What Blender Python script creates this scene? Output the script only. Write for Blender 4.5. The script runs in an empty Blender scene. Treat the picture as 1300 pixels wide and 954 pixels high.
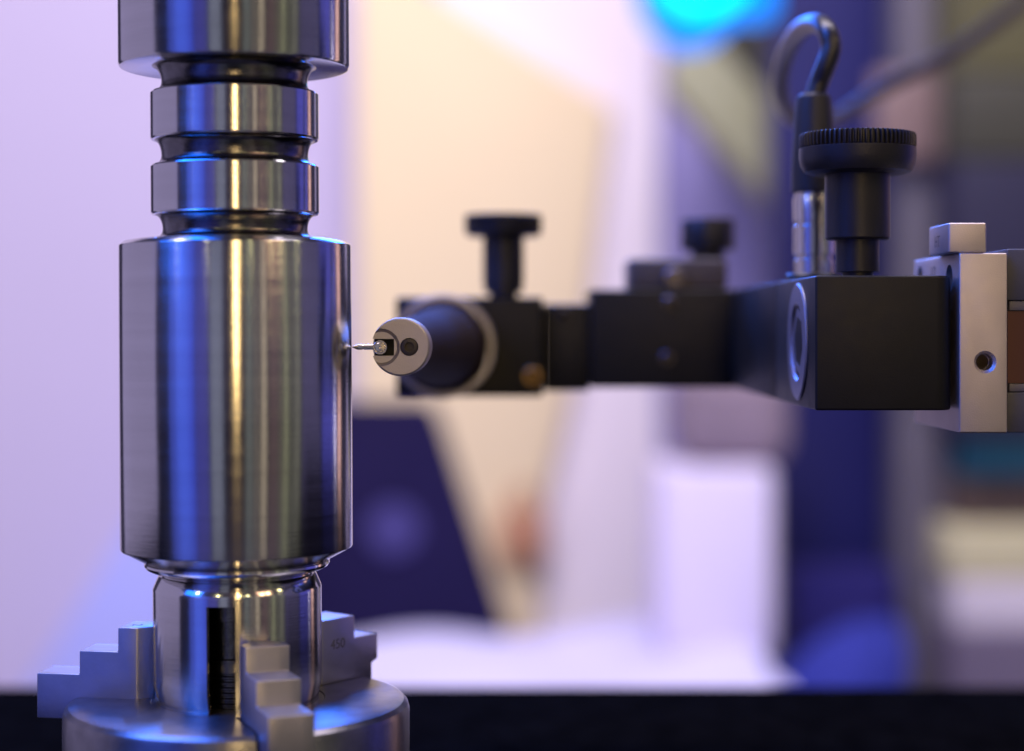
import bpy, bmesh, math, random
from mathutils import Vector, Matrix, Euler

random.seed(7)
PI = math.pi
R = math.radians
S = bpy.context.scene
COL = S.collection
CAMZ = 1100.0            # height of the lens above the hall floor, mm (everything below is in mm)
FOC = 322.0              # distance of the sharp plane
FPX = 2300.0             # focal length in photograph pixels


def M(x, y, z):
    """mm measured from the lens axis (y = 0 is the sharp plane) -> world metres"""
    return Vector((x * .001, y * .001, (z + CAMZ) * .001))


def PX(px, py, d):
    """the point seen at a photograph pixel at depth d, in mm"""
    return Vector(((px - 650) * d / FPX, d - FOC, (415 - py) * d / FPX))


# ------------------------------------------------------------------ camera
cam_data = bpy.data.cameras.new('camera')
cam = bpy.data.objects.new('camera', cam_data)
COL.objects.link(cam)
cam.location = M(0, -FOC, 0)
cam.rotation_euler = (R(90), 0, 0)
cam_data.sensor_width = 36
cam_data.lens = 36 * FPX / 1300
cam_data.shift_y = (415 - 477) / 1300
cam_data.clip_start = .01
cam_data.clip_end = 60
cam_data.dof.use_dof = True
cam_data.dof.focus_distance = FOC * .001
cam_data.dof.aperture_fstop = 7.0
cam_data.dof.aperture_blades = 0
S.camera = cam

# ------------------------------------------------------------------ render
S.render.engine = 'CYCLES'
S.cycles.use_denoising = True
try:
    S.cycles.denoiser = 'OPENIMAGEDENOISE'
except Exception:
    pass
S.cycles.max_bounces = 8
S.cycles.sample_clamp_indirect = 6
S.view_settings.view_transform = 'Standard'
S.view_settings.look = 'None'
S.view_settings.exposure = 0
S.view_settings.gamma = 1
S.view_settings.use_curve_mapping = False

# ------------------------------------------------------------------ hall ambience and lamps
wd = bpy.data.worlds.new('World')
S.world = wd
wd.use_nodes = True
bg = wd.node_tree.nodes['Background']
bg.inputs[0].default_value = (.50, .43, .88, 1)
bg.inputs[1].default_value = .08

WP = Vector((-48.7, 0, 0))      # axis of the workpiece


def area_light(name, loc, target, sx, sy, rad, spread=180):
    """area lamp given by its radiance (r, g, b)"""
    l = bpy.data.lights.new(name, 'AREA')
    l.shape = 'RECTANGLE'
    l.size, l.size_y = sx * .001, sy * .001
    mx = max(rad)
    l.color = [c / mx for c in rad]
    l.energy = mx * PI * l.size * l.size_y
    l.spread = R(spread)
    o = bpy.data.objects.new(name, l)
    COL.objects.link(o)
    o.location = M(*loc)
    dv = M(*target) - o.location
    o.rotation_euler = dv.to_track_quat('-Z', 'Y').to_euler()
    return o


def strip(a0, a1, rad, z0=-700, z1=560, dist=900):
    """added upright strip light that gives the steel a reflected stripe, a0..a1 degrees round the workpiece from the lens (right +)"""
    a = R((a0 + a1) / 2)
    base = math.atan2(-FOC, 49.0)
    dx, dy = math.cos(base + a), math.sin(base + a)
    w = 2 * dist * math.tan(R(abs(a1 - a0)) / 2)
    zc = (z0 + z1) / 2
    area_light('stripe_light', (WP.x + dx * dist, dy * dist, zc), (WP.x, 0, zc), w, z1 - z0, rad)  # unseen light, added for its reflection in the shaft


strip(-146, -84, (.30, .26, .46))
strip(-68, -60, (.05, .08, .55))
strip(-60, -47, (.08, .15, .98))
strip(-47, -41, (.06, .10, .80))
strip(-40, -27, (.06, .06, .36))
strip(-25, -13, (.20, .22, .30))
strip(-1.2, 1.1, (17, 11.5, 4.6), -45, 900)
strip(9, 15, (.15, .17, .15))
strip(17.5, 20, (.30, .26, .20))
strip(24, 29, (.55, .46, .32))
strip(33, 40, (.11, .07, .065))
strip(42, 44, (.22, .20, .14))
strip(47, 51, (.33, .34, .19))
strip(53.5, 55.5, (.20, .20, .12))
strip(58, 65, (.17, .17, .12))
strip(67, 90, (.075, .065, .15))
strip(92, 116, (.08, .08, .55))
strip(119, 124.5, (1.4, .8, .7))
# small lamps added out of view for glints on the shank chamfer
for al in (-64, -30, 3, 15, 37, 47, 68):
    az = math.atan2(-FOC, 49.0) + R(al)
    area_light('glint_lamp', (WP.x + 470 * math.cos(az), 470 * math.sin(az), 312), (WP.x, 0, -45), 24, 40, (15, 13.5, 6))
# added warm key on the plate from behind and above the lens, blue stage lights overhead and behind
area_light('warm_key', (700, -620, 760), (70, 0, 0), 380, 380, (2.6, 1.45, .88))
area_light('blue_lamp', (-380, -40, 620), (20, 20, 0), 430, 430, (.1, 2.0, 14.0))
area_light('blue_lamp', (-60, 720, 340), (-20, 0, -50), 420, 130, (.05, 4.5, 30.0))
area_light('blue_lamp', (-480, -240, 380), (60, 20, 10), 260, 260, (.05, .8, 5.5))  # third blue light, added to strengthen the cable highlight and blue tint
# unseen lights added over and beside the stand to brighten its wall
area_light('backdrop_light', (1350, 900, -420), (380, 2250, -320), 600, 500, (5.2, 4.7, 5.4))
area_light('backdrop_light', (-1150, 900, -350), (-150, 2250, -350), 600, 500, (4.6, 4.1, 4.6))
area_light('backdrop_light', (-450, 600, 1750), (-260, 2200, -420), 1100, 700, (20.5, 18, 20))
area_light('backdrop_light', (600, 500, 1750), (300, 1900, -300), 900, 700, (13, 11.6, 13.8))


# ------------------------------------------------------------------ materials
def mat(name, col, rough=.5, metal=0.0, spec=.5, bump=0.0, bscale=600., rvar=0.0, rscale=300., cvar=0.0, aniso=0.0, emit=None, estr=1.0, stretch=None):
    m = bpy.data.materials.new(name)
    m.use_nodes = True
    nt = m.node_tree
    b = nt.nodes['Principled BSDF']
    b.inputs['Base Color'].default_value = (*col, 1)
    b.inputs['Roughness'].default_value = rough
    b.inputs['Metallic'].default_value = metal
    b.inputs['Specular IOR Level'].default_value = spec
    tc = nt.nodes.new('ShaderNodeTexCoord')
    src = tc.outputs['Object']
    if stretch:
        mp = nt.nodes.new('ShaderNodeMapping')
        mp.inputs['Scale'].default_value = stretch
        nt.links.new(src, mp.inputs['Vector'])
        src = mp.outputs['Vector']

    def noise(sc, det=4):
        n = nt.nodes.new('ShaderNodeTexNoise')
        n.inputs['Scale'].default_value = sc
        n.inputs['Detail'].default_value = det
        nt.links.new(src, n.inputs['Vector'])
        return n.outputs['Fac']
    if bump:
        bn = nt.nodes.new('ShaderNodeBump')
        bn.inputs['Strength'].default_value = bump
        bn.inputs['Distance'].default_value = .0002
        nt.links.new(noise(bscale), bn.inputs['Height'])
        nt.links.new(bn.outputs['Normal'], b.inputs['Normal'])
    if rvar:
        mr = nt.nodes.new('ShaderNodeMapRange')
        mr.inputs['To Min'].default_value = max(.02, rough - rvar)
        mr.inputs['To Max'].default_value = rough + rvar
        nt.links.new(noise(rscale), mr.inputs['Value'])
        nt.links.new(mr.outputs['Result'], b.inputs['Roughness'])
    if cvar:
        rp = nt.nodes.new('ShaderNodeValToRGB')
        rp.color_ramp.elements[0].position = .3
        rp.color_ramp.elements[1].position = .7
        rp.color_ramp.elements[0].color = (*[c * (1 - cvar) for c in col], 1)
        rp.color_ramp.elements[1].color = (*[min(1, c * (1 + cvar)) for c in col], 1)
        nt.links.new(noise(rscale * .6), rp.inputs['Fac'])
        nt.links.new(rp.outputs['Color'], b.inputs['Base Color'])
    if aniso:
        b.inputs['Anisotropic'].default_value = aniso
        tg = nt.nodes.new('ShaderNodeTangent')
        tg.direction_type = 'RADIAL'
        tg.axis = 'Z'
        nt.links.new(tg.outputs['Tangent'], b.inputs['Tangent'])
        b.inputs['Anisotropic Rotation'].default_value = .25
    if emit:
        b.inputs['Emission Color'].default_value = (*emit, 1)
        b.inputs['Emission Strength'].default_value = estr
    return m


TURNED = mat('turned_steel', (.60, .59, .58), .18, 1, aniso=.95, bump=.10, bscale=5200, rvar=.05, rscale=700, cvar=.05, stretch=(.03, .03, 1))
POLISH = mat('polished_steel', (.60, .59, .58), .13, 1, bump=.03, bscale=700)
DARKST = mat('dark_steel', (.13, .125, .13), .2, 1, bump=.15, bscale=2600, rvar=.06, rscale=900, cvar=.25)  # darker steel used in the necks and the slot core
GROUND = mat('ground_steel', (.42, .41, .43), .43, 1, bump=.12, bscale=1500, rvar=.08, rscale=400, cvar=.06)
BLASTED = mat('blasted_aluminium', (.62, .55, .51), .52, 1, bump=.25, bscale=4000, rvar=.05, cvar=.04)
ZINC = mat('zinc_plate', (.42, .41, .47), .4, 1, bump=.1, bscale=1500)
PLUG = mat('plug_steel', (.33, .33, .42), .44, 1, bump=.1, bscale=1500)
CHUCKM = mat('dark_chuck_steel', (.24, .235, .25), .34, 1, bump=.15, bscale=1500, rvar=.08, rscale=300, cvar=.2, aniso=.75)
BLACK = mat('black_anodised', (.006, .0055, .006), .46, 0, .32, bump=.12, bscale=3500, rvar=.07, cvar=.2)
BLACKP = mat('black_plastic', (.012, .011, .014), .42, 0, .45, bump=.2, bscale=2500, rvar=.06, cvar=.2)
RUBBER = mat('black_rubber', (.015, .014, .016), .5, 0, .5, bump=.1, bscale=1500)
CABLE = mat('cable_sheath', (.010, .009, .012), .36, 0, .55, bump=.1, bscale=900)
BROWNBLK = mat('brown_black_lacquer', (.018, .010, .008), .75, 0, .12)
GREYBR = mat('brown_grey_anodised', (.085, .068, .062), .5, 0, .5, bump=.1, bscale=2500)
SLATE = mat('slate_anodised', (.06, .06, .075), .5, 0, .5, bump=.15, bscale=3000, rvar=.05)
DKRED = mat('dark_red_scale', (.09, .022, .014), .45)
NOTCHDARK = mat('notch_dark', (.008, .008, .009), .7)
BRASS = mat('brass', (.38, .24, .10), .38, 1)
CHROME = mat('nickel_plate', (.66, .63, .60), .2, 1)
SCREWM = mat('blued_steel', (.11, .105, .14), .36, 1, bump=.1, bscale=1500)
SCREWD = mat('dark_oxide_steel', (.05, .042, .04), .45, .4)
INK = mat('engraving_ink', (.07, .07, .09), .6)
BED = mat('black_granite', (.0025, .0025, .003), .9, 0, .0, cvar=.4, rscale=250)
WALLM = mat('lavender_wall_paint', (.60, .55, .78), .85, 0, .1, cvar=.02, rscale=3)
CREAM = mat('cream_board', (.86, .73, .475), .8, 0, .1, cvar=.03, rscale=4)
WHITEP = mat('white_board', (.92, .85, .92), .8, 0, .1, cvar=.02, rscale=5)
BLUEB = mat('pale_blue_board', (.42, .46, .95), .8, 0, .1)
NAVY = mat('navy_laminate', (.011, .012, .10), .6, 0, .3, cvar=.1, rscale=5)
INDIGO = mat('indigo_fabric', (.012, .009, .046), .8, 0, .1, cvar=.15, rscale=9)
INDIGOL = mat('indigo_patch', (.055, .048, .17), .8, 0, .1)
POSTM = mat('grey_aluminium', (.15, .14, .165), .5, .2, .4)
OLIVED = mat('dark_olive_enamel', (.04, .04, .024), .6)
OLIVEY = mat('olive_yellow_enamel', (.095, .09, .035), .6)
OLIVEL = mat('light_olive_enamel', (.40, .41, .25), .7)
DIMWALL = mat('dim_wall_tint', (.34, .31, .62), .7)
NIGHT = mat('midnight_enamel', (.007, .006, .032), .6)
TEAL = mat('teal_cover', (.008, .11, .17), .6)
BROWN = mat('dark_brown_cover', (.07, .045, .035), .6)
PAPER = mat('cream_paper', (.46, .43, .25), .8, cvar=.05)
LILACBOX = mat('grey_lilac_card', (.10, .08, .125), .7)
MAUVE = mat('mauve_fabric', (.22, .17, .21), .8, cvar=.2, rscale=20)
RUST = mat('rust_brown_clay', (.50, .25, .15), .7)
CARTON = mat('white_card', (.68, .63, .78), .8, 0, .1)
INDIGOB = mat('indigo_card', (.022, .019, .12), .8, 0, .1)
TRAYM = mat('lilac_tray', (.50, .46, .50), .7, cvar=.06, rscale=12)
GLOWTAN = mat('tan_glow', (.22, .15, .135), .6)
CLOTH = mat('white_cloth', (.62, .61, .86), .85, 0, .1, cvar=.05, rscale=8)
BLUECL = mat('blue_cloth', (.032, .042, .27), .8, 0, .1)
LAMPB = mat('blue_lamp_shell', (.0, .1, .4), .4, emit=(0, .25, 1.0), estr=1.3)
LAMPC = mat('cyan_lamp_lens', (.0, .2, .4), .3, emit=(0, 1.0, 1.25), estr=1.5)
FLOORM = mat('hall_floor', (.12, .12, .14), .6)


NOSEM = mat('satin_nose_metal', (.50, .46, .43), .5, 1, bump=.2, bscale=5000, rvar=.06, cvar=.06)


def rub_edges(m, col, radius, amount):
    """rubbed, lighter corners where the coating has worn"""
    nt = m.node_tree
    b = nt.nodes['Principled BSDF']
    bv = nt.nodes.new('ShaderNodeBevel')
    bv.samples = 4
    bv.inputs['Radius'].default_value = radius
    ge = nt.nodes.new('ShaderNodeNewGeometry')
    dt = nt.nodes.new('ShaderNodeVectorMath')
    dt.operation = 'DOT_PRODUCT'
    nt.links.new(bv.outputs['Normal'], dt.inputs[0])
    nt.links.new(ge.outputs['Normal'], dt.inputs[1])
    mr = nt.nodes.new('ShaderNodeMapRange')
    mr.inputs['From Min'].default_value = .99
    mr.inputs['From Max'].default_value = .80
    mr.inputs['To Min'].default_value = 0
    mr.inputs['To Max'].default_value = amount
    nt.links.new(dt.outputs['Value'], mr.inputs['Value'])
    tc = nt.nodes.new('ShaderNodeTexCoord')
    ns = nt.nodes.new('ShaderNodeTexNoise')
    ns.inputs['Scale'].default_value = 420
    ns.inputs['Detail'].default_value = 5
    nt.links.new(tc.outputs['Object'], ns.inputs['Vector'])
    mu = nt.nodes.new('ShaderNodeMath')
    mu.operation = 'MULTIPLY'
    nt.links.new(mr.outputs['Result'], mu.inputs[0])
    nt.links.new(ns.outputs['Fac'], mu.inputs[1])
    mx = nt.nodes.new('ShaderNodeMixRGB')
    old = b.inputs['Base Color']
    if old.links:
        nt.links.new(old.links[0].from_socket, mx.inputs['Color1'])
    else:
        mx.inputs['Color1'].default_value = old.default_value
    mx.inputs['Color2'].default_value = (*col, 1)
    nt.links.new(mu.outputs['Value'], mx.inputs['Fac'])
    nt.links.new(mx.outputs['Color'], b.inputs['Base Color'])


rub_edges(BLACK, (.16, .155, .17), .0005, .7)
rub_edges(BLACKP, (.10, .095, .10), .0004, .5)
rub_edges(GROUND, (.75, .74, .76), .0005, .8)
rub_edges(SLATE, (.25, .25, .28), .0005, .7)


# ------------------------------------------------------------------ mesh helpers
def bm_new():
    return bmesh.new()


def add_lathe(bm, prof, c=(0, 0, 0), seg=64, axis='Z', cap=True):
    """prof = [(radius, height)]; axis Z (up) or Y (away from the lens) or X"""
    rings = []
    for r, h in prof:
        if r < 1e-6:
            rings.append([bm.verts.new(_ax(0, 0, h, c, axis))])
        else:
            rings.append([bm.verts.new(_ax(r * math.cos(2 * PI * k / seg), r * math.sin(2 * PI * k / seg), h, c, axis)) for k in range(seg)])
    for a, b in zip(rings, rings[1:]):
        for k in range(seg):
            k2 = (k + 1) % seg
            if len(a) == 1 and len(b) == 1:
                continue
            if len(a) == 1:
                bm.faces.new((a[0], b[k], b[k2]))
            elif len(b) == 1:
                bm.faces.new((a[k], b[0], a[k2]))
            else:
                bm.faces.new((a[k], b[k], b[k2], a[k2]))
    if cap:
        for rg in (rings[0], rings[-1]):
            if len(rg) > 1:
                bm.faces.new(rg)
    return bm


def _ax(u, v, h, c, axis):
    if axis == 'Z':
        p = (u, v, h)
    elif axis == 'Y':
        p = (u, h, v)
    else:
        p = (h, u, v)
    return (p[0] + c[0], p[1] + c[1], p[2] + c[2])


def add_box(bm, x0, x1, y0, y1, z0, z1, bev=0.0, seg=2):
    t = bmesh.new()
    vs = [t.verts.new((x, y, z)) for x in (x0, x1) for y in (y0, y1) for z in (z0, z1)]
    for f in ((0, 1, 3, 2), (4, 6, 7, 5), (0, 4, 5, 1), (2, 3, 7, 6), (0, 2, 6, 4), (1, 5, 7, 3)):
        t.faces.new([vs[i] for i in f])
    if bev:
        bmesh.ops.bevel(t, geom=t.edges[:], offset=bev, segments=seg, profile=.5, affect='EDGES')
    _merge(bm, t)
    return bm


def _merge(bm, t):
    tmp = bpy.data.meshes.new('tmp')
    t.to_mesh(tmp)
    t.free()
    bm.from_mesh(tmp)
    bpy.data.meshes.remove(tmp)


def add_prism(bm, poly, h0, h1, plane='XY', bev=0.0, seg=2):
    """extrude a polygon: XY -> along Z, XZ -> along Y, YZ -> along X"""
    t = bmesh.new()

    def p(a, b, h):
        return {'XY': (a, b, h), 'XZ': (a, h, b), 'YZ': (h, a, b)}[plane]
    lo = [t.verts.new(p(a, b, h0)) for a, b in poly]
    hi = [t.verts.new(p(a, b, h1)) for a, b in poly]
    n = len(poly)
    t.faces.new(lo)
    t.faces.new(hi[::-1])
    for i in range(n):
        j = (i + 1) % n
        t.faces.new((lo[i], hi[i], hi[j], lo[j]))
    bmesh.ops.recalc_face_normals(t, faces=t.faces[:])
    if bev:
        t.edges.ensure_lookup_table()
        es = [e for e in t.edges if e.calc_face_angle(0) > R(25)]
        bmesh.ops.bevel(t, geom=es, offset=bev, segments=seg, profile=.5, affect='EDGES')
    _merge(bm, t)
    return bm


def add_tube(bm, pts, r, seg=16, sub=8):
    """round tube through points (Catmull-Rom)"""
    pts = [Vector(p) for p in pts]
    rr = r if isinstance(r, (list, tuple)) else [r] * len(pts)
    P, Q = [], []
    for i in range(len(pts) - 1):
        p0 = pts[max(i - 1, 0)]
        p1, p2 = pts[i], pts[i + 1]
        p3 = pts[min(i + 2, len(pts) - 1)]
        for k in range(sub):
            t = k / sub
            P.append(.5 * ((2 * p1) + (p2 - p0) * t + (2 * p0 - 5 * p1 + 4 * p2 - p3) * t * t + (3 * p1 - p0 - 3 * p2 + p3) * t ** 3))
            Q.append(rr[i] * (1 - t) + rr[i + 1] * t)
    P.append(pts[-1])
    Q.append(rr[-1])
    up = Vector((0, 1, 0))
    rings = []
    for i, p in enumerate(P):
        tan = (P[min(i + 1, len(P) - 1)] - P[max(i - 1, 0)]).normalized()
        u = (up - tan * up.dot(tan))
        if u.length < 1e-4:
            u = Vector((1, 0, 0)) - tan * tan.x
        u.normalize()
        up = u
        v = tan.cross(u)
        rings.append([bm.verts.new(p + (u * math.cos(2 * PI * k / seg) + v * math.sin(2 * PI * k / seg)) * Q[i]) for k in range(seg)])
    for a, b in zip(rings, rings[1:]):
        for k in range(seg):
            bm.faces.new((a[k], a[(k + 1) % seg], b[(k + 1) % seg], b[k]))
    bm.faces.new(rings[0][::-1])
    bm.faces.new(rings[-1])
    return bm


def fix(bm):
    bmesh.ops.recalc_face_normals(bm, faces=bm.faces[:])
    return bm


def mesh_from(name, bm, o=(0, 0, 0), angle=32):
    """mm mesh -> metres, relative to the origin o of its thing"""
    fix(bm)
    ov = Vector(o)
    for v in bm.verts:
        v.co = (v.co - ov) * .001
    me = bpy.data.meshes.new(name)
    bm.to_mesh(me)
    bm.free()
    for p in me.polygons:
        p.use_smooth = True
    me.set_sharp_from_angle(angle=R(angle))
    return me


def empty(name, o, label, cat, group=None):
    e = bpy.data.objects.new(name, None)
    COL.objects.link(e)
    e.empty_display_size = .01
    e.location = M(*o)
    e['label'] = label
    e['category'] = cat
    if group:
        e['group'] = group
    e['o'] = list(o)
    return e


def part(name, bm, m, parent, label=None, angle=32):
    root = parent
    while root.parent:
        root = root.parent
    o = tuple(root['o'])
    ob = bpy.data.objects.new(name, mesh_from(name, bm, o, angle))
    ob.data.materials.append(m)
    COL.objects.link(ob)
    ob.parent = parent
    if label:
        ob['label'] = label
    return ob


def thing(name, bm, m, o, label, cat, group=None, angle=32):
    ob = bpy.data.objects.new(name, mesh_from(name, bm, o, angle))
    ob.data.materials.append(m)
    COL.objects.link(ob)
    ob.location = M(*o)
    ob['label'] = label
    ob['category'] = cat
    ob['o'] = list(o)
    if group:
        ob['group'] = group
    return ob


def struct(name, bm, m, o=(0, 0, 0)):
    ob = bpy.data.objects.new(name, mesh_from(name, bm, o))
    ob.data.materials.append(m)
    COL.objects.link(ob)
    ob.location = M(*o)
    ob['kind'] = 'structure'
    return ob


def cut(bm, cutters):
    """subtract closed bmeshes from bm"""
    def tmpo(b):
        me = bpy.data.meshes.new('t')
        fix(b)
        b.to_mesh(me)
        b.free()
        ob = bpy.data.objects.new('t', me)
        COL.objects.link(ob)
        return ob
    base = tmpo(bm)
    cs = [tmpo(c) for c in cutters]
    for c in cs:
        md = base.modifiers.new('b', 'BOOLEAN')
        md.operation = 'DIFFERENCE'
        md.solver = 'EXACT'
        md.object = c
    dg = bpy.context.evaluated_depsgraph_get()
    dg.update()
    me = bpy.data.meshes.new_from_object(base.evaluated_get(dg))
    out = bmesh.new()
    out.from_mesh(me)
    for ob in [base] + cs:
        d = ob.data
        bpy.data.objects.remove(ob)
        bpy.data.meshes.remove(d)
    bpy.data.meshes.remove(me)
    return out


def text_bm(txt, size, depth):
    cu = bpy.data.curves.new('t', 'FONT')
    cu.body = txt
    cu.size = size
    cu.extrude = depth
    cu.align_x = 'CENTER'
    cu.align_y = 'CENTER'
    ob = bpy.data.objects.new('t', cu)
    COL.objects.link(ob)
    dg = bpy.context.evaluated_depsgraph_get()
    dg.update()
    me = bpy.data.meshes.new_from_object(ob.evaluated_get(dg))
    b = bmesh.new()
    b.from_mesh(me)
    bpy.data.objects.remove(ob)
    bpy.data.curves.remove(cu)
    bpy.data.meshes.remove(me)
    return b


# ================================================================== machine bed and hall
b = bm_new()
add_box(b, -230, 300, -60, 214, -190, -106, 3)
struct('machine_bed', b, BED, (0, 0, -190))
b = bm_new()
add_box(b, -6000, 6000, -6000, 2600, -CAMZ - 50, -CAMZ)
struct('floor', b, FLOORM, (0, 0, -CAMZ))
b = bm_new()
add_box(b, -1300, 1400, 2380, 2460, -CAMZ + 1, 1300)
struct('back_wall', b, WALLM, (0, 2380, -CAMZ))

# ================================================================== workpiece
wo = (-48.65, 0, -66)
wk = empty('turned_shaft', wo, 'polished grooved steel shaft standing upright in the three-jaw chuck', 'workpiece')
wk.rotation_euler = (0, R(-.33), 0)


def fil(cx, cz, r, a0, a1, n=7):
    return [(cx + r * math.cos(R(a0 + (a1 - a0) * k / n)), cz + r * math.sin(R(a0 + (a1 - a0) * k / n))) for k in range(n + 1)]


SEG = 160
C = (wo[0], wo[1], 0)
# wide collar at the top
b = add_lathe(bm_new(), [(13.4, 46.15), (19.6, 45.75), (20.05, 45.85), (20.32, 46.3), (20.32, 120), (19, 121)], C, SEG)
part('collar', b, TURNED, wk)
# waisted necks between the rings (concave)


def neck(z0, z1, rmin, r0, r1, n=26):
    """rounded undercut: a half ellipse whose deepest line lies a little below the middle"""
    out = []
    zc = z0 + (z1 - z0) * .40
    for k in range(n + 1):
        a = PI * k / n
        hz = (zc - z0) if a < PI / 2 else (z1 - zc)
        rr = r0 if a < PI / 2 else r1
        out.append((rr - (rr - rmin) * max(0, math.sin(a)) ** .9, zc - hz * math.cos(a)))
    return out


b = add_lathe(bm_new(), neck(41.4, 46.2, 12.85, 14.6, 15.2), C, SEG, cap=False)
part('neck', b, DARKST, wk)
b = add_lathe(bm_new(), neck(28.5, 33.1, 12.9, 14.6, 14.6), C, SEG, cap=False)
part('neck', b, DARKST, wk)
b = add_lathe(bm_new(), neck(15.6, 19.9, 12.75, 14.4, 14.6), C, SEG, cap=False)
part('neck', b, DARKST, wk)
for z0, z1 in ((33.0, 41.5), (19.8, 28.6)):
    b = add_lathe(bm_new(), [(14.2, z0), (14.62, z0 + .05), (14.84, z0 + .35), (14.84, z1 - .35), (14.6, z1 - .04), (14.2, z1)], C, SEG)
    part('ring', b, TURNED, wk)
# main barrel
b = add_lathe(bm_new(), [(16.0, -41.3), (16.5, -41.2), (20.3, -39.15), (20.44, -38.9), (20.44, 14.2), (20.35, 14.45), (19.5, 15.1), (17, 15.5), (13.4, 15.8)], C, SEG)
part('barrel', b, TURNED, wk)
# bead and undercut below the barrel
b = add_lathe(bm_new(), [(16.0, -41.35), (16.3, -41.6), (16.32, -42.0), (16.0, -42.5), (15.2, -42.9), (14.2, -43.15), (13.5, -43.3), (13.2, -43.6), (13.3, -43.85)], C, SEG, cap=False)
part('undercut', b, POLISH, wk)


# shank with its slot
def shank():
    bm = bm_new()
    sc, hw, zt = R(-92.6), R(9.6), -47.6
    n = 150
    angs = sorted([sc - hw, sc + hw] + [sc + hw + (2 * PI - 2 * hw) * k / n for k in range(1, n)] + [sc - hw + 2 * hw * k / 8 for k in range(1, 8)])
    lev = [(14.74, -45.84), (14.80, -45.98), (14.84, -46.2), (14.84, -46.6), (14.84, zt), (14.84, -62.6), (14.2, -65.4), (14.2, -75)]
    rings = [[bm.verts.new((C[0] + r * math.cos(a), C[1] + r * math.sin(a), z)) for a in angs] for r, z in lev]
    N = len(angs)

    def inslot(k):
        a = (angs[k] + angs[(k + 1) % N]) / 2
        return k < N - 1 and sc - hw < a < sc + hw
    for i in range(len(lev) - 1):
        for k in range(N):
            if i >= 4 and inslot(k):
                continue
            k2 = (k + 1) % N
            bm.faces.new((rings[i][k], rings[i][k2], rings[i + 1][k2], rings[i + 1][k]))
    # slot cheeks and ceiling, 5 mm deep
    ks = [k for k in range(N) if sc - hw - 1e-6 < angs[k] < sc + hw + 1e-6]
    dirv = Vector((math.cos(sc), math.sin(sc), 0))
    inner = {}
    for i in range(4, len(lev)):
        for k in (ks[0], ks[-1]):
            inner[(i, k)] = bm.verts.new(rings[i][k].co - dirv * 2.2)
    for k in (ks[0], ks[-1]):
        for i in range(4, len(lev) - 1):
            bm.faces.new((rings[i][k], rings[i + 1][k], inner[(i + 1, k)], inner[(i, k)]))
    bm.faces.new([rings[4][k] for k in ks] + [inner[(4, ks[-1])], inner[(4, ks[0])]])
    return bm


part('chamfer', add_lathe(bm_new(), [(13.2, -43.7), (13.75, -43.74), (13.88, -43.85), (14.74, -45.85)], C, SEG, cap=False), POLISH, wk)
sk = part('shank', shank(), TURNED, wk)
# spindle seen inside the slot, with fine ridges low down
pr = [(9.3, -47.0), (9.3, -51.0), (8.7, -51.2), (8.7, -57.5), (9.2, -57.7), (9.2, -59.4)]
z = -59.6
while z > -73:
    pr += [(9.3, z), (9.3, z - .35), (8.9, z - .5), (8.9, z - .8)]
    z -= .95
b = add_lathe(bm_new(), pr, C, 64)
part('core', b, DARKST, sk)  # dark colour stands in for the shade inside the slot

# ================================================================== chuck
co = (-48.65, 0, -106)
ch = empty('lathe_chuck', co, 'small three-jaw chuck with stepped steel jaws gripping the shaft', 'chuck')
b = add_lathe(bm_new(), [(8, -66.2), (15.2, -66.2), (15.4, -66.0), (28.3, -66.0), (29.4, -66.3), (30.1, -67.0), (30.4, -68), (30.4, -84), (30, -84.4), (30, -85.2), (30.4, -85.6), (30.4, -105), (29.8, -106)], (co[0], co[1], 0), 128)
slots = []
for a in (171, 52, 292):
    c_ = add_box(bm_new(), 15.6, 34, -4.2, 4.2, -70.5, -60)
    for v in c_.verts:
        v.co = Matrix.Rotation(R(a), 3, 'Z') @ v.co + Vector((co[0], co[1], 0))
    slots.append(c_)
b = cut(b, slots)
part('chuck_body', b, CHUCKM, ch, angle=28)


def jaw_bm(wide=False):
    t = bm_new()
    ri, rs = 14.95, 17.4
    prof = lambda r: [(r, -70), (r, -53.4), (21.0, -53.4), (21.0, -57.7), (28.2, -57.7), (28.2, -61.9), (36.2, -61.9), (36.2, -70)]
    if wide:
        prof = lambda r: [(r, -70), (r, -54.2), (26.2, -54.2), (26.2, -58.4), (32.6, -58.4), (32.6, -63.2), (31.0, -63.8), (31.0, -70)]
    sl = [(-3.8, rs), (-1.6, ri), (1.6, ri), (3.8, rs)]
    rows = [[t.verts.new((x, w, z)) for x, z in prof(r)] for w, r in sl]
    n = 8
    for a, c in zip(rows, rows[1:]):
        for i in range(n):
            j = (i + 1) % n
            t.faces.new((a[i], a[j], c[j], c[i]))
    t.faces.new(rows[0])
    t.faces.new(rows[-1][::-1])
    fix(t)
    es = [e for e in t.edges if len(e.link_faces) == 2 and e.calc_face_angle(0) > R(25)]
    bmesh.ops.bevel(t, geom=es, offset=.28, segments=2, profile=.5, affect='EDGES')
    for v in t.verts:
        v.co += Vector(co) + Vector((0, 0, 106))
    return t


jw = part('jaw', jaw_bm(), GROUND, ch, 'jaw pointing left with its steps in profile')
jws = [jw]
jws.append(part('jaw', jaw_bm(True), GROUND, ch))
c = jw.copy()
COL.objects.link(c)
c.parent = ch
jws.append(c)
for j, a, lb in zip(jws, (171, 52, 292), ('jaw pointing left with its steps in profile', 'jaw behind the shank on the right, marked 450', 'jaw pointing towards the viewer')):
    j.rotation_euler = (0, 0, R(a))
    j['label'] = lb
# stamped figures: 450 on the flank of the right jaw, 2 on top of the left jaw


def stamp(txt, size, mtx, parent):
    t = text_bm(txt, size, .02)
    for v in t.verts:
        v.co = mtx @ v.co
        v.co += Vector((co[0], co[1], 0))
    return part('stamped_number', t, INK, parent)


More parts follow.
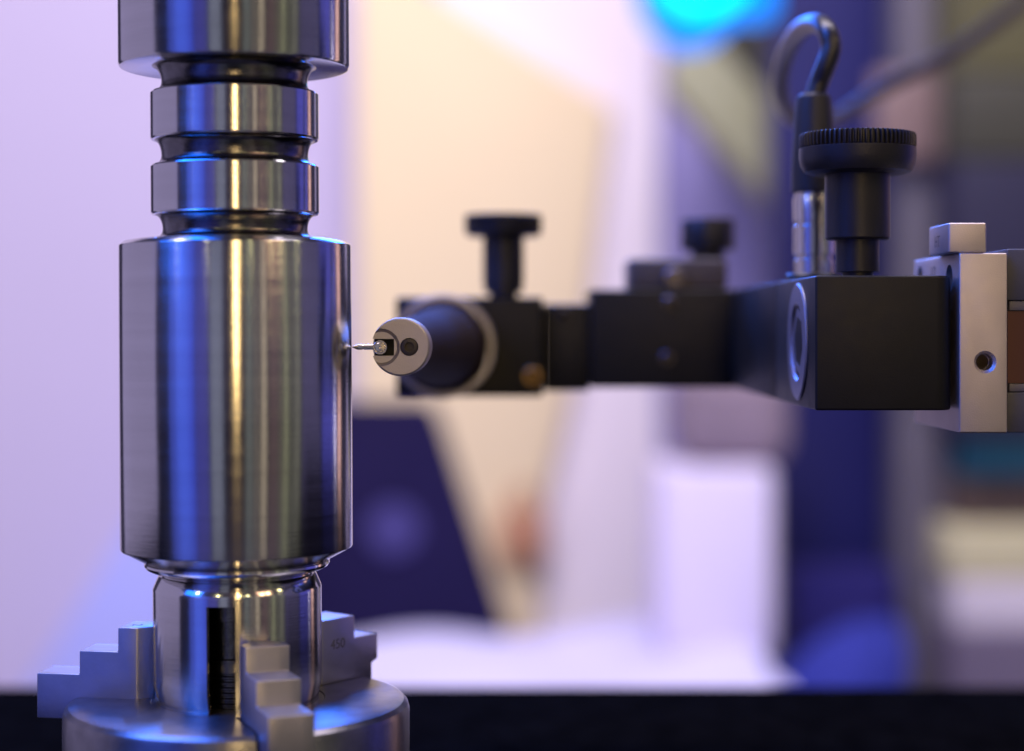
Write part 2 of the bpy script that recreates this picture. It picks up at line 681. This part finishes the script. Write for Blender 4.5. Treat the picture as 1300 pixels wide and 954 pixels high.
# flank facing the viewer is local -w side
stamp('450', 2.6, Matrix.Translation((21.6, -3.81, -59.0)) @ Matrix.Rotation(R(90), 4, 'X'), jws[1])
stamp('2', 2.6, Matrix.Translation((18.6, 0.6, -53.39)) @ Matrix.Rotation(R(100), 4, 'Z'), jws[0])

# ================================================================== probe arm
ao = (66, 60, -15)
arm = empty('probe_arm', ao, 'black anodised bracket arm with a large knurled thumbscrew on top', 'bracket')


def arc(cx, cy, r, a0, a1, n=6):
    return [(cx + r * math.cos(R(a0 + (a1 - a0) * k / n)), cy + r * math.sin(R(a0 + (a1 - a0) * k / n))) for k in range(n + 1)]


ZB, ZT = -14.9, 9.1
# front block, rounded on its right edge
b = add_prism(bm_new(), [(53.9, 48)] + [(53.9, 0)] + arc(75.4, 3.2, 3.2, -90, 0) + [(78.6, 48)], ZB, ZT, 'XY', .45, 3)
part('front_block', b, BLACK, arm)
b = add_box(bm_new(), 53.9, 78.4, 48.25, 120.7, ZB + .1, ZT - .1, .4)
part('rear_bar', b, BLACK, arm)
b = add_prism(bm_new(), [(19.2, 150)] + [(19.2, 121), (78.4, 121), (78.4, 150)], ZB, ZT, 'XY', .5, 3)
cb = part('cross_bar', b, BLACK, arm)
# link and clamp block at the far end
b = add_box(bm_new(), 7.9, 19.0, 122.5, 146, -15.8, 5.6, .5)
part('link', b, BLACK, arm)
b = bm_new()
add_prism(b, [(-28.3, 7.2), (7.6, 7.2), (7.6, -17.0), (-28.3, -17.0)], 119, 145, 'XZ', .8, 3)
b = cut(b, [add_lathe(bm_new(), [(11.0, 100), (11.0, 160)], (-16.4, 0, -4.7), 72, 'Y')])
cl = part('clamp_block', b, BLACK, arm)
b = bm_new()
pr = [(11.05, 108.2), (12.1, 108.2), (12.35, 108.6), (12.35, 118.8), (11.05, 118.8), (11.05, 108.2)]
add_lathe(b, pr, (-16.4, 0, -4.7), 72, 'Y', cap=False)
part('clamp_ring', b, ZINC, arm)


def socket_screw(name, parent, x, z, y, r, m, rec=.5, hexr=.5, out=.5):
    """cap screw whose head faces the viewer (-Y)"""
    b = add_lathe(bm_new(), [(r, y + 1.0), (r, y - out + .25), (r - .25, y - out), (r * .62, y - out), (r * .6, y - out + rec), (0, y - out + rec)], (x, 0, z), 32, 'Y')
    return part(name, b, m, parent)


for px, py, rr in ((847, 455, 1.7), (850, 384, 1.6)):
    p = PX(px, py, 443)
    socket_screw('screw', cb, p.x, p.z, 121, rr, SCREWM)
p = PX(676, 478, 441)
socket_screw('brass_screw', cl, p.x, p.z, 119, 2.3, BRASS)
p = PX(705, 400, 444)
socket_screw('screw', cb, p.x + 2, p.z, 122.5, 1.5, SCREWD)

# big plug screw in the left flank of the front block
t = bm_new()
yc, zc = 18.6, -2.8
add_lathe(t, [(11.0, 0.8), (11.0, -.25), (10.7, -.5), (7.4, -.5), (6.8, .1), (6.8, .9), (0, 1.0)], (53.9, yc, zc), 72, 'X', cap=False)
ps = part('plug_screw', t, PLUG, arm)
t = bm_new()
hexo = [(yc + 6.6 * math.cos(R(60 * k + 12)), zc + 6.6 * math.sin(R(60 * k + 12))) for k in range(6)]
hexi = [(yc + 5.0 * math.cos(R(60 * k + 12)), zc + 5.0 * math.sin(R(60 * k + 12))) for k in range(6)]
for k in range(6):
    j = (k + 1) % 6
    add_prism(t, [hexo[k], hexo[j], hexi[j], hexi[k]], 53.85, 54.7, 'YZ')
part('hex_socket', t, PLUG, ps)


# thumbscrews
def thumbscrew(x, y, zbase, zs, rs, zh, zk, ztop, rh, rn, teeth, parent, label, seam=None):
    """stem from zbase (neck) through zs..zh, smooth head zh..zk, knurled rim zk..ztop"""
    b = bm_new()
    sm = seam if seam else zs
    add_lathe(b, [(rn * .72, zbase), (rn * .72, zbase + .9), (rn, zbase + 1.1), (rn, sm), (rs - .3, sm + .05), (rs, sm + .4), (rs, zh + .2)], (x, y, 0), 64)
    st = part('thumbscrew', b, BLACKP, parent, label)
    b = bm_new()
    f = (zk - zh)
    prof = [(rs + .4, zh), (rh * .80, zh), (rh * .91, zh + f * .10), (rh * .975, zh + f * .34), (rh, zh + f * .62), (rh, zk), (rh * .97, zk + .12)]
    add_lathe(b, prof, (x, y, 0), 96)
    part('head', b, BLACKP, st)
    b = bm_new()
    ns = teeth * 4
    rings = []
    for (rr, zz, dep) in ((rh * .96, zk + .1, 0), (rh * .985, zk + .15, .045), (rh, zk + .45, .055), (rh, ztop - .5, .055), (rh * .985, ztop - .12, .045), (rh * .95, ztop, 0), (rh * .5, ztop + .02, 0)):
        rg = []
        for k in range(ns):
            d = (0, 0, 1, 1)[k % 4] * dep * rh
            a = 2 * PI * k / ns
            rg.append(b.verts.new((x + (rr - d) * math.cos(a), y + (rr - d) * math.sin(a), zz)))
        rings.append(rg)
    for r0, r1 in zip(rings, rings[1:]):
        for k in range(ns):
            b.faces.new((r0[k], r0[(k + 1) % ns], r1[(k + 1) % ns], r1[k]))
    b.faces.new(rings[-1])
    b.faces.new(rings[0][::-1])
    part('knurled_rim', b, BLACKP, st)
    return st


d = 337
z_ = lambda y, dd: (415 - y) * dd / FPX
thumbscrew((1088.5 - 650) * d / FPX, d - FOC, 9.15, z_(305, d), 6.0, z_(222, d), z_(189, d), z_(170, d), 10.75, 4.0, 70, arm, 'large knurled thumbscrew on the front block')
d = 446
thumbscrew((639 - 650) * d / FPX, d - FOC, 7.25, z_(362, d), 5.05, z_(301, d), z_(290, d), z_(273, d), 9.5, 4.75, 60, arm, 'blurred thumbscrew on the far clamp block', seam=z_(364, d))

# adjusting block and knob standing on the cross bar
d = 452
x0, x1 = (797 - 650) * d / FPX, (921 - 650) * d / FPX
b = add_box(bm_new(), x0, x1, 126, 146, 9.15, z_(329, d), 1.0, 3)
sb = part('stop_block', b, GREYBR, arm)
xk = (901.5 - 650) * d / FPX
b = bm_new()
add_lathe(b, [(4.2, z_(330, d)), (4.2, z_(318, d)), (6.5, z_(317.5, d)), (6.75, z_(315, d)), (6.75, z_(280, d)), (6.4, z_(277, d)), (0, z_(276, d))], (xk, 136, 0), 48)
part('adjuster_knob', b, BLACKP, arm)
p = PX(855, 362, 447)
b = add_lathe(bm_new(), [(2.6, 126.2), (2.6, 122.6), (2.2, 122.2), (1.2, 122.2), (1.1, 123.2), (0, 123.2)], (p.x, 0, 11.9), 28, 'Y')
part('screw', b, SCREWM, sb)

# ================================================================== cable and connector on the arm
px0, d = 1033, 365
cx, cy = (px0 - 650) * d / FPX, d - FOC
cc = empty('sensor_cable', (cx, cy, 9.1), 'black looped sensor cable plugged into the arm behind the large thumbscrew', 'cable')
b = bm_new()
add_lathe(b, [(5.6, 9.12), (5.6, 10.3), (5.2, 10.7), (3, 10.8)], (cx, cy, 0), 48)
part('flange', b, BLACKP, cc)
b = bm_new()
pr = [(3.9, 10.8), (3.9, 13.4), (3.55, 13.6), (3.55, 14.3), (4.05, 14.5), (4.05, 20.2), (3.75, 20.4), (3.75, 21.0), (4.05, 21.2), (4.05, 25.6), (3.8, 26.2), (3.8, 27.1)]
add_lathe(b, pr, (cx, cy, 0), 48)
part('plug', b, CHROME, cc)
b = bm_new()
add_lathe(b, [(4.25, 27.0), (4.5, 27.2), (4.5, 31), (4.35, 35), (3.7, 44.5), (3.4, 46.3), (2.6, 46.9), (1.6, 47)], (cx, cy, 0), 48)
part('strain_relief', b, RUBBER, cc)
path = [(cx, cy, 45.5)]
for px, py, dd in ((1040, 105, 365), (1048, 85, 364), (1055, 62, 364), (1050, 40, 366), (1036, 30, 374), (1016, 38, 390), (1000, 62, 408), (991, 92, 425), (991, 122, 442), (1003, 146, 465), (1030, 158, 500), (1070, 146, 545), (1130, 108, 600), (1200, 74, 650), (1265, 28, 700), (1330, -20, 740), (1400, -80, 770)):
    q = PX(px, py, dd)
    path.append((q.x, q.y, q.z))
b = add_tube(bm_new(), path, [2.05] * 9 + [2.05, 2.05, 2.1, 2.2, 2.4, 2.7, 3, 3, 3][:len(path) - 9], 20, 8)
part('cable', b, CABLE, cc)

# ================================================================== probe
fx, fz = (509 - 650) * .14, (415 - 440.6) * .14
po = (fx, 0, fz)
pb = empty('stylus_probe', po, 'silver round-faced stylus probe clamped in the far end of the arm', 'probe')
YF = -1.3
b = add_lathe(bm_new(), [(3, 9.5), (4.9, 9.5), (5.2, 9.0), (5.2, YF + .55), (5.08, YF + .15), (4.85, YF), (0, YF)], (fx, 0, fz), 96, 'Y')
hx, hz = (483 - 650) * .14, (415 - 441.2) * .14
sx = (520 - 650) * .14
rec = add_lathe(bm_new(), [(3.35, YF - 1), (3.35, YF + .05), (2.75, YF + .75), (0, YF + .75)], (hx + .2, 0, hz), 64, 'Y')
n0 = add_box(bm_new(), hx - 6, hx + 2.45, YF - 1, YF + 4.2, hz - 1.5, hz + 1.5)
hole = add_lathe(bm_new(), [(1.62, YF - 1), (1.62, YF + 1.2)], (sx, 0, fz), 40, 'Y')
b = cut(b, [rec, n0, hole])
part('nose', b, NOSEM, pb, 'silver nose with notch and recess', angle=25)
b = bm_new()
add_lathe(b, [(1.56, YF + 1.2), (1.56, YF + .2), (1.35, YF + .08), (.85, YF + .08), (.85, YF + .9), (0, YF + .9)], (sx, 0, fz), 40, 'Y')
scw = part('screw', b, SCREWD, pb)
# dark pocket on the notch floor, its dark colour standing for shade
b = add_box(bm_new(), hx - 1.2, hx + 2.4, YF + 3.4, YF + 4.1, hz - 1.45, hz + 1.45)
part('shade_sheet', b, NOTCHDARK, pb)
# round pivot pin facing the viewer
b = add_lathe(bm_new(), [(1.0, YF + 3.6), (1.0, YF + .7), (1.28, YF + .7), (1.28, YF + .25), (1.22, YF + .12), (1.02, YF + .12), (1.0, YF + .4), (.86, YF + .4), (.86, YF - .1), (.78, YF - .2), (.2, YF - .22), (0, YF - .1)], (hx, 0, hz), 40, 'Y')
part('pivot_pin', b, CHROME, pb)
# stylus with its pointed tip touching the barrel
tipx = -49.0 + 20.44 + .04
b = add_lathe(bm_new(), [(0.02, tipx), (.12, tipx + .2), (.46, tipx + 1.0), (.50, tipx + 1.25), (.50, tipx + 1.95), (.38, tipx + 2.0), (.38, tipx + 2.15), (.50, tipx + 2.2), (.50, hx - .7)], (0, 0, hz + .05), 28, 'X')
part('stylus', b, CHROME, pb)
# dark tube behind, leaning a little to the right, and the body in the clamp
b = bm_new()
add_tube(b, [(fx, 9.5, fz), (fx + .3, 18, fz - .1), (-16.9, 92, -4.6), (-16.6, 104.4, -4.7)], [4.8, 5.0, 9.0, 9.8], 48, 4)
part('stem', b, BROWNBLK, pb)
b = add_lathe(bm_new(), [(4, 104.5), (9.9, 104.5), (10.8, 105.4), (10.8, 150), (9.5, 151)], (-16.4, 0, -4.7), 72, 'Y')
part('housing', b, BROWNBLK, pb)

# ================================================================== slide carriage on the right
so = (85, 18, -19)
sc = empty('slide_carriage', so, 'pale machined mounting plate and dark slide at the right end of the arm', 'slide')
b = add_box(bm_new(), 79.5, 88.1, 0, 36, -18.9, 13.1, .35, 3)
h1 = add_lathe(bm_new(), [(2.6, -.6), (1.5, .5), (1.5, 3), (1.38, 3.1), (1.38, 14)], (84.1, 0, -6.3), 40, 'Y')
h2 = add_lathe(bm_new(), [(2.3, 78), (2.3, 83)], (0, 31.0, 9.4), 40, 'X')
h3 = add_lathe(bm_new(), [(2.6, 78), (2.6, 83)], (0, 7.4, 8.7), 40, 'X')
h4 = add_lathe(bm_new(), [(2.2, 78), (2.2, 83)], (0, 17, -17), 40, 'X')
b = cut(b, [h1, h2, h3])
pl = part('mounting_plate', b, BLASTED, sc, angle=25)
b = add_box(bm_new(), 77.7, 84.5, .5, 15.5, 13.15, 18.5, .35, 3)
ub = part('top_block', b, BLASTED, sc)
# faint stamped marks on the flanks
for txt, sz, yy, zz, xx, par in (('HT', 3.0, 9, 15.4, 77.69, ub), ('1/2', 3.4, 20, 10.0, 79.49, pl)):
    t = text_bm(txt, sz, .015)
    mt = Matrix.Translation((xx, yy, zz)) @ Matrix.Rotation(R(-90), 4, 'Z') @ Matrix.Rotation(R(90), 4, 'X')
    for v in t.verts:
        v.co = mt @ v.co
    part('stamped_mark', t, SCREWM, par)
b = bm_new()
add_box(b, 88.3, 125, 1.2, 60, 4.7, 13.9, .4)
add_box(b, 88.3, 125, 1.2, 60, -18.9, -11.7, .4)
add_box(b, 88.9, 125, 3.5, 59, -11.8, 4.8)
rl = part('slide_rail', b, SLATE, sc)
b = bm_new()
add_box(b, 88.9, 125, 1.8, 3.4, 2.9, 4.6, .15)
add_box(b, 88.9, 125, 1.8, 3.4, -11.6, -10.2, .15)
part('silver_strip', b, POSTM, rl)
b = add_box(bm_new(), 88.7, 125, 2.2, 3.4, -10.1, 2.8)
part('red_scale', b, DKRED, rl)

# ================================================================== the stand behind, out of focus


def box_px(bm, px0, px1, py0, py1, d, dep, bev=0.0):
    a, c = PX(px0, py0, d), PX(px1, py1, d)
    if py1 >= 1300:          # stands on the floor
        c.z = -CAMZ + 2
    add_box(bm, a.x, c.x, d - FOC, d - FOC + dep, c.z, a.z, bev, 3)
    return (a.x + c.x) / 2, d - FOC + dep / 2, c.z


def poly_px(bm, pts, d, dep, bev=0.0):
    q = [PX(x, y, d) for x, y in pts]
    for v, (x, y) in zip(q, pts):
        if y >= 1300:        # stands on the floor
            v.z = -CAMZ + 2
    add_prism(bm, [(v.x, v.z) for v in q], d - FOC, d - FOC + dep, 'XZ', bev)
    return (sum(v.x for v in q) / len(q), d - FOC, min(v.z for v in q))


b = bm_new()
o = poly_px(b, [(452, 1500), (452, -76), (545, -15), (775, 135), (742, 420), (690, 640), (640, 1500)], 2600, 25, 2)
thing('cream_board', b, CREAM, o, 'large cream display board with a slanting top edge behind the far thumbscrew', 'display board')
b = bm_new()
o = box_px(b, 560, 836, -700, 1500, 2628, 20)
thing('tall_partition', b, WHITEP, o, 'tall pinkish white wall panel beside the cream board', 'wall panel')
b = bm_new()
o = poly_px(b, [(182, 640), (30, 880), (-40, 1500), (420, 1500), (420, 640)], 2500, 30, 2)
thing('blue_board', b, BLUEB, o, 'pale blue board with a slanting edge behind the left jaw', 'board')
b = bm_new()
o = box_px(b, 836, 1010, -700, 1500, 2640, 30)  # added panel whose colour holds the wall's fall-off in light
thing('dim_wall_panel', b, DIMWALL, o, 'panel added in blue-grey for the dimmer wall behind the adjuster knob', 'wall panel')
b = bm_new()
o = box_px(b, 988, 1146, -600, 1500, 2100, 110, 4)
thing('navy_cabinet', b, NAVY, o, 'tall navy blue cabinet behind the looped cable', 'cabinet')
b = bm_new()
o = box_px(b, 1144, 1208, -600, 1500, 2000, 90, 6)
thing('grey_post', b, POSTM, o, 'upright grey aluminium post between the navy cabinet and the shelves', 'post')
# slanting strut and dark olive box, upper middle
b = bm_new()
o = poly_px(b, [(868, 8), (1040, 195), (1040, 325), (850, 107)], 2350, 98, 3)
thing('slanting_strut', b, OLIVEL, o, 'light olive slanting strut below the blue lamp', 'strut')
b = bm_new()
o = box_px(b, 915, 1000, 15, 175, 2450, 188, 6)
thing('olive_box', b, OLIVED, o, 'dark olive box behind the slanting strut', 'box')
# blue lamp
lc = PX(874, -4, 1900)
lo = (lc.x, lc.y, lc.z)
lp = empty('stage_light', lo, 'glowing cyan-blue lamp at the top edge of the picture', 'lamp')
b = add_lathe(bm_new(), [(0, -58), (20, -54), (40, -38), (54, -12), (58, 10), (52, 30), (26, 50), (0, 52)], lo, 40)
part('lamp_shell', b, LAMPB, lp)
b = bm_new()
add_box(b, lo[0] + 40, lo[0] + 92, lo[1] - 30, lo[1] + 30, lo[2] - 26, lo[2] + 40, 14, 3)
part('lamp_arm', b, LAMPB, lp)
part('hanging_rod', add_tube(bm_new(), [(lo[0], lo[1], lo[2] + 50), (lo[0], lo[1], lo[2] + 400), (lo[0], lo[1], lo[2] + 900)], 9, 12, 2), POSTM, lp)
b = add_lathe(bm_new(), [(0, -70), (30, -68), (48, -62), (50, -57), (0, -54)], (lo[0] + 8, lo[1], lo[2] + 18), 36, 'Y')
part('lens', b, LAMPC, lp)

# shelves at far right
sh = PX(1260, 1200, 1900)
so2 = (sh.x, sh.y, sh.z)
shf = empty('shelf_unit', so2, 'dark shelf unit at the right edge behind the slide', 'shelf unit')


def shelf_part(name, px0, px1, py0, py1, m, d=1900, dep=260, bev=4):
    b = bm_new()
    box_px(b, px0, px1, py0, py1, d, dep, bev)
    return part(name, b, m, shf)


shelf_part('upper_panel', 1212, 1500, -400, 92, OLIVEY)
shelf_part('middle_panel', 1212, 1500, 94, 202, OLIVED)
shelf_part('door', 1212, 1500, 204, 556, NIGHT)
shelf_part('shelf_board', 1208, 1500, 806, 1500, LILACBOX)
shelf_part('back_panel', 1212, 1500, 557, 805, OLIVED, 2150, 10, 0)
b = bm_new()
o = box_px(b, 1222, 1480, 560, 606, 1960, 160, 4)
thing('teal_case', b, TEAL, o, 'dark teal case at the right edge below the slide', 'case')
b = bm_new()
o = box_px(b, 1216, 1480, 607, 668, 1950, 170, 4)
thing('brown_case', b, BROWN, o, 'dark brown case under the teal case', 'case')
b = bm_new()
o = box_px(b, 1204, 1480, 669, 738, 1920, 180, 6)
thing('paper_stack', b, PAPER, o, 'stack of cream paper under the brown case', 'paper')

b = bm_new()
o = box_px(b, 1212, 1480, 739, 804, 1915, 180, 5)
thing('white_tray', b, TRAYM, o, 'pale lilac-white tray under the stack of cream paper', 'tray')
# table with a white cloth, and what stands on it
b = bm_new()
nx, ny = 40, 24
X0, X1, Y0, Y1, ZTB = -240, 255, 1120, 1800, -346
grid = []
for i in range(nx + 1):
    row = []
    for j in range(ny + 1):
        x = X0 + (X1 - X0) * i / nx
        y = Y0 + (Y1 - Y0) * j / ny
        zz = ZTB + 9 * math.sin(x * .021 + y * .006) + 6 * math.sin(y * .027 - x * .012) - (y - 1600) * .012
        row.append(b.verts.new((x, y, zz)))
    grid.append(row)
for i in range(nx):
    for j in range(ny):
        b.faces.new((grid[i][j], grid[i + 1][j], grid[i + 1][j + 1], grid[i][j + 1]))
edge = [grid[i][0] for i in range(nx + 1)] + [grid[nx][j] for j in range(1, ny + 1)] + [grid[i][ny] for i in range(nx - 1, -1, -1)] + [grid[0][j] for j in range(ny - 1, 0, -1)]
low = [b.verts.new((v.co.x, v.co.y, ZTB - 260 + 8 * math.sin(k * .9))) for k, v in enumerate(edge)]
for k in range(len(edge)):
    j = (k + 1) % len(edge)
    b.faces.new((edge[k], low[k], low[j], edge[j]))
thing('tablecloth', b, CLOTH, (140, 1600, ZTB - 260), 'rumpled white tablecloth on the table behind the chuck', 'tablecloth', angle=60)
tb = empty('table', (140, 1600, -CAMZ), 'table under the white cloth behind the machine', 'table')
b = add_box(bm_new(), X0 + 8, X1 - 8, Y0 + 8, Y1 - 8, ZTB - 60, ZTB - 26, 2)
part('tabletop', b, WHITEP, tb)
for lx in (X0 + 40, X1 - 40):
    for ly in (Y0 + 40, Y1 - 40):
        b = add_box(bm_new(), lx - 20, lx + 20, ly - 20, ly + 20, -CAMZ, ZTB - 61, 2)
        part('leg', b, POSTM, tb)

# indigo chair back with a pale patch
d = 2020
b = bm_new()
o = poly_px(b, [(330, 511), (545, 511), (560, 540), (646, 809), (330, 809)], d, 60, 8)
cr = empty('display_case', o, 'dark indigo case with a slanting right edge standing behind the shaft', 'case')
part('case_body', b, INDIGO, cr)
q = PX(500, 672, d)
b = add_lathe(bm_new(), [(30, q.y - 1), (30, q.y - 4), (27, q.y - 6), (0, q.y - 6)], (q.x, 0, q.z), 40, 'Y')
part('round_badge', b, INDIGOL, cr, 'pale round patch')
# small rust-brown pouch hanging on the cream board
b = bm_new()
box_px(b, 634, 694, 648, 716, 2572, 26, 9)
o = PX(664, 716, 2572)
pch = thing('brown_pouch', b, RUST, (o.x, o.y, o.z), 'small rust-brown pouch hanging low on the cream board', 'pouch')
p1, p2, p3 = PX(646, 650, 2582), PX(664, 615, 2588), PX(682, 650, 2582)
part('strap', add_tube(bm_new(), [p1, p2, p3], 3, 8, 4), RUST, pch)
# plate added for the warm pinkish glow on the post
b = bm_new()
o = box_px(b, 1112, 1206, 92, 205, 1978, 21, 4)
thing('glow_plate', b, GLOWTAN, o, 'added tan plate giving the warm glow on the grey post behind the running cable', 'plate')
# white carton and a mauve bag on it
b = bm_new()
o = box_px(b, 838, 984, 594, 838, 1882, 170, 10)
thing('white_carton', b, CARTON, o, 'upright white carton on the table below the cross bar', 'carton')
b = bm_new()
o = box_px(b, 862, 1008, 470, 592, 1895, 130, 25)
thing('mauve_bag', b, MAUVE, o, 'dark mauve bag lying on top of the white carton', 'bag')
# blue cloth in front of the navy cabinet
b = bm_new()
o = box_px(b, 1002, 1142, 724, 1300, 1985, 80, 6)
thing('indigo_box', b, INDIGOB, o, 'indigo box standing at the foot of the navy cabinet', 'box')
b = bm_new()
p0 = PX(1086, 838, 1880)
add_lathe(b, [(0, 36), (18, 34), (36, 24), (54, 4), (68, -30), (78, -140), (92, -400), (96, -748), (0, -752)], (p0.x, p0.y, p0.z), 48)
for v in b.verts:
    a = math.atan2(v.co.y - p0.y, v.co.x - p0.x)
    dz = v.co.z - p0.z
    v.co.x += max(dz, -140) * .55
    v.co.z += 7 * math.sin(3 * a + .6) + 4 * math.sin(7 * a)
thing('blue_bag', b, BLUECL, (p0.x - 77, p0.y, p0.z - 752), 'bright blue cloth bag in front of the indigo box', 'bag')
